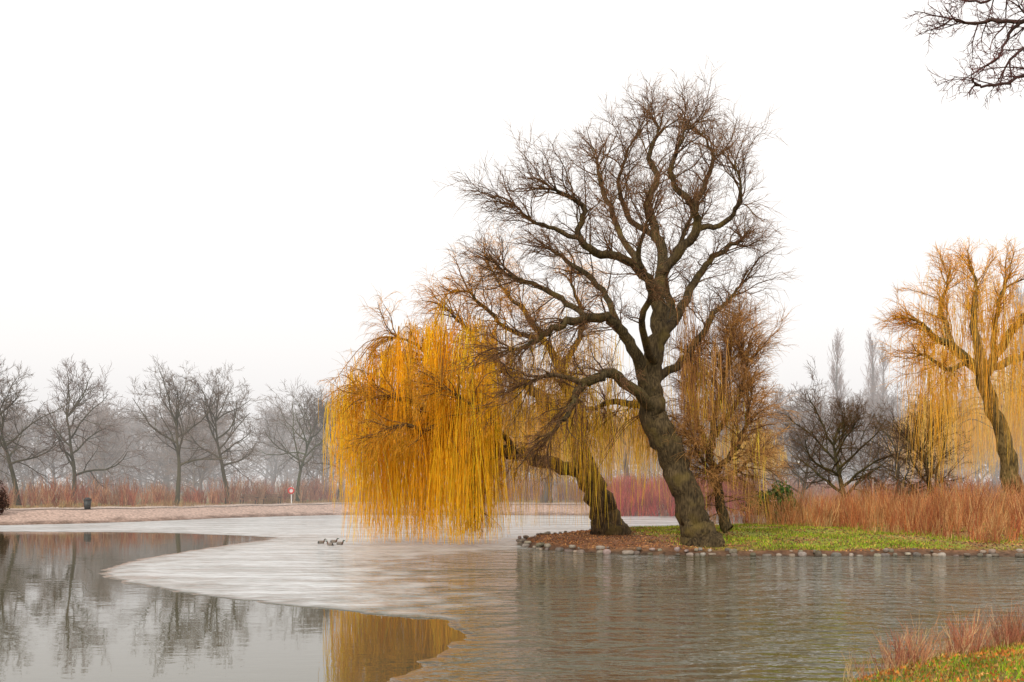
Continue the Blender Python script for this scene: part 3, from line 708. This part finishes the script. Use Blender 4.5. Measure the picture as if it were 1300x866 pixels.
part(e,"wall",'box',(4.6,.3,1.25),(0,0,.62),plain("render",(.55,.53,.5),.8)); part(e,"coping",'box',(4.8,.42,.1),(0,0,1.31),M_white)

m,nt,b=nmat("mallard_plumage"); N=nt.nodes; L=nt.links
tc=N.new("ShaderNodeTexCoord"); sx=N.new("ShaderNodeSeparateXYZ"); L.new(tc.outputs["Object"],sx.inputs[0])
cr=N.new("ShaderNodeValToRGB"); mr=N.new("ShaderNodeMapRange"); mr.inputs[1].default_value=-.32; mr.inputs[2].default_value=.38; L.new(sx.outputs[0],mr.inputs[0]); L.new(mr.outputs[0],cr.inputs[0])
cr.color_ramp.interpolation='CONSTANT'; E=cr.color_ramp.elements; E[0].color=(.5,.5,.48,1); E[1].position=.12; E[1].color=(.03,.03,.03,1)
for p,c in [(.22,(.20,.17,.14,1)),(.62,(.12,.06,.04,1)),(.74,(.02,.07,.04,1)),(.93,(.55,.4,.05,1))]:
    k=E.new(p); k.color=c
L.new(cr.outputs[0],b.inputs["Base Color"]); b.inputs["Roughness"].default_value=.6
for u,v,rot in [(408,690,.4),(419,692.5,2.9),(424,689,.2),(432,691.5,-.3)]:
    x,y=shore(u,v)
    me=bpy.data.meshes.new("mallard"); pv=[(-.30,0,.13),(-.2,0,.08),(-.05,0,.06),(.10,0,.07),(.17,0,.13),(.19,0,.22),(.225,0,.275),(.29,0,.262),(.34,0,.255)]
    me.from_pydata(pv,[(i,i+1) for i in range(8)],[]); o=add_obj("mallard_duck",me,m,(x,y,.0))
    sk=o.modifiers.new("skin",'SKIN')
    for i,r in enumerate([.02,.075,.12,.11,.06,.038,.05,.02,.018]): me.skin_vertices[0].data[i].radius=(r*.95,r)
    me.skin_vertices[0].data[2].use_root=True
    ss=o.modifiers.new("sub",'SUBSURF'); ss.levels=2; ss.render_levels=2; o.rotation_euler=(0,0,rot); o.scale=(.8,.8,.8)

# ---------------------------------------------------------------- mist over the far bank (thin fog bank, emission stands in for scattered sky light)
bm=bmesh.new(); bmesh.ops.create_cube(bm,size=1); me=bpy.data.meshes.new("mist"); bm.to_mesh(me); bm.free()
m=bpy.data.materials.new("mist"); m.use_nodes=True; nt=m.node_tree; nt.nodes.clear()
o_=nt.nodes.new("ShaderNodeOutputMaterial"); va=nt.nodes.new("ShaderNodeVolumeAbsorption"); va.inputs["Color"].default_value=(0,0,0,1); va.inputs["Density"].default_value=.0042
ve=nt.nodes.new("ShaderNodeEmission"); ve.inputs["Color"].default_value=(.87,.85,.845,1); ve.inputs["Strength"].default_value=.0042
ad=nt.nodes.new("ShaderNodeAddShader"); nt.links.new(va.outputs[0],ad.inputs[0]); nt.links.new(ve.outputs[0],ad.inputs[1]); nt.links.new(ad.outputs[0],o_.inputs["Volume"])
o=add_obj("mist",me,m,(0,275,18)); o.scale=(1100,400,42)

# ---------------------------------------------------------------- world, sun, camera
w=bpy.data.worlds.new("World"); scene.world=w; w.use_nodes=True; nt=w.node_tree; bg=nt.nodes["Background"]
sky=nt.nodes.new("ShaderNodeTexSky"); sky.sky_type='NISHITA'; sky.sun_disc=False; sky.sun_elevation=math.radians(32); sky.sun_rotation=math.radians(200); sky.air_density=1; sky.dust_density=3
hs=nt.nodes.new("ShaderNodeHueSaturation"); hs.inputs["Saturation"].default_value=.12
mx=nt.nodes.new("ShaderNodeMix"); mx.data_type='RGBA'; mx.inputs[0].default_value=.88; mx.inputs[7].default_value=(10.7,10.4,10.1,1)
nt.links.new(sky.outputs[0],hs.inputs["Color"]); nt.links.new(hs.outputs[0],mx.inputs[6]); nt.links.new(mx.outputs[2],bg.inputs["Color"]); bg.inputs["Strength"].default_value=.12
sl=bpy.data.lights.new("sun",'SUN'); sl.energy=1.5; sl.angle=math.radians(14); sl.color=(1,.92,.8)
so=bpy.data.objects.new("sun",sl); scene.collection.objects.link(so)
az=math.radians(200); el=math.radians(32); dirv=Vector((math.sin(az)*math.cos(el),math.cos(az)*math.cos(el),math.sin(el)))
so.rotation_euler=dirv.to_track_quat('Z','Y').to_euler()
cd=bpy.data.cameras.new("cam"); cd.sensor_width=36; cd.lens=35; cd.shift_y=(HZ-433)/1300; cd.clip_end=3000; cd.clip_start=.1
co=bpy.data.objects.new("camera",cd); scene.collection.objects.link(co); co.location=(0,0,CAMH); co.rotation_euler=(math.pi/2,0,0); scene.camera=co
scene.view_settings.view_transform='Standard'; scene.view_settings.look='None'; scene.view_settings.exposure=0
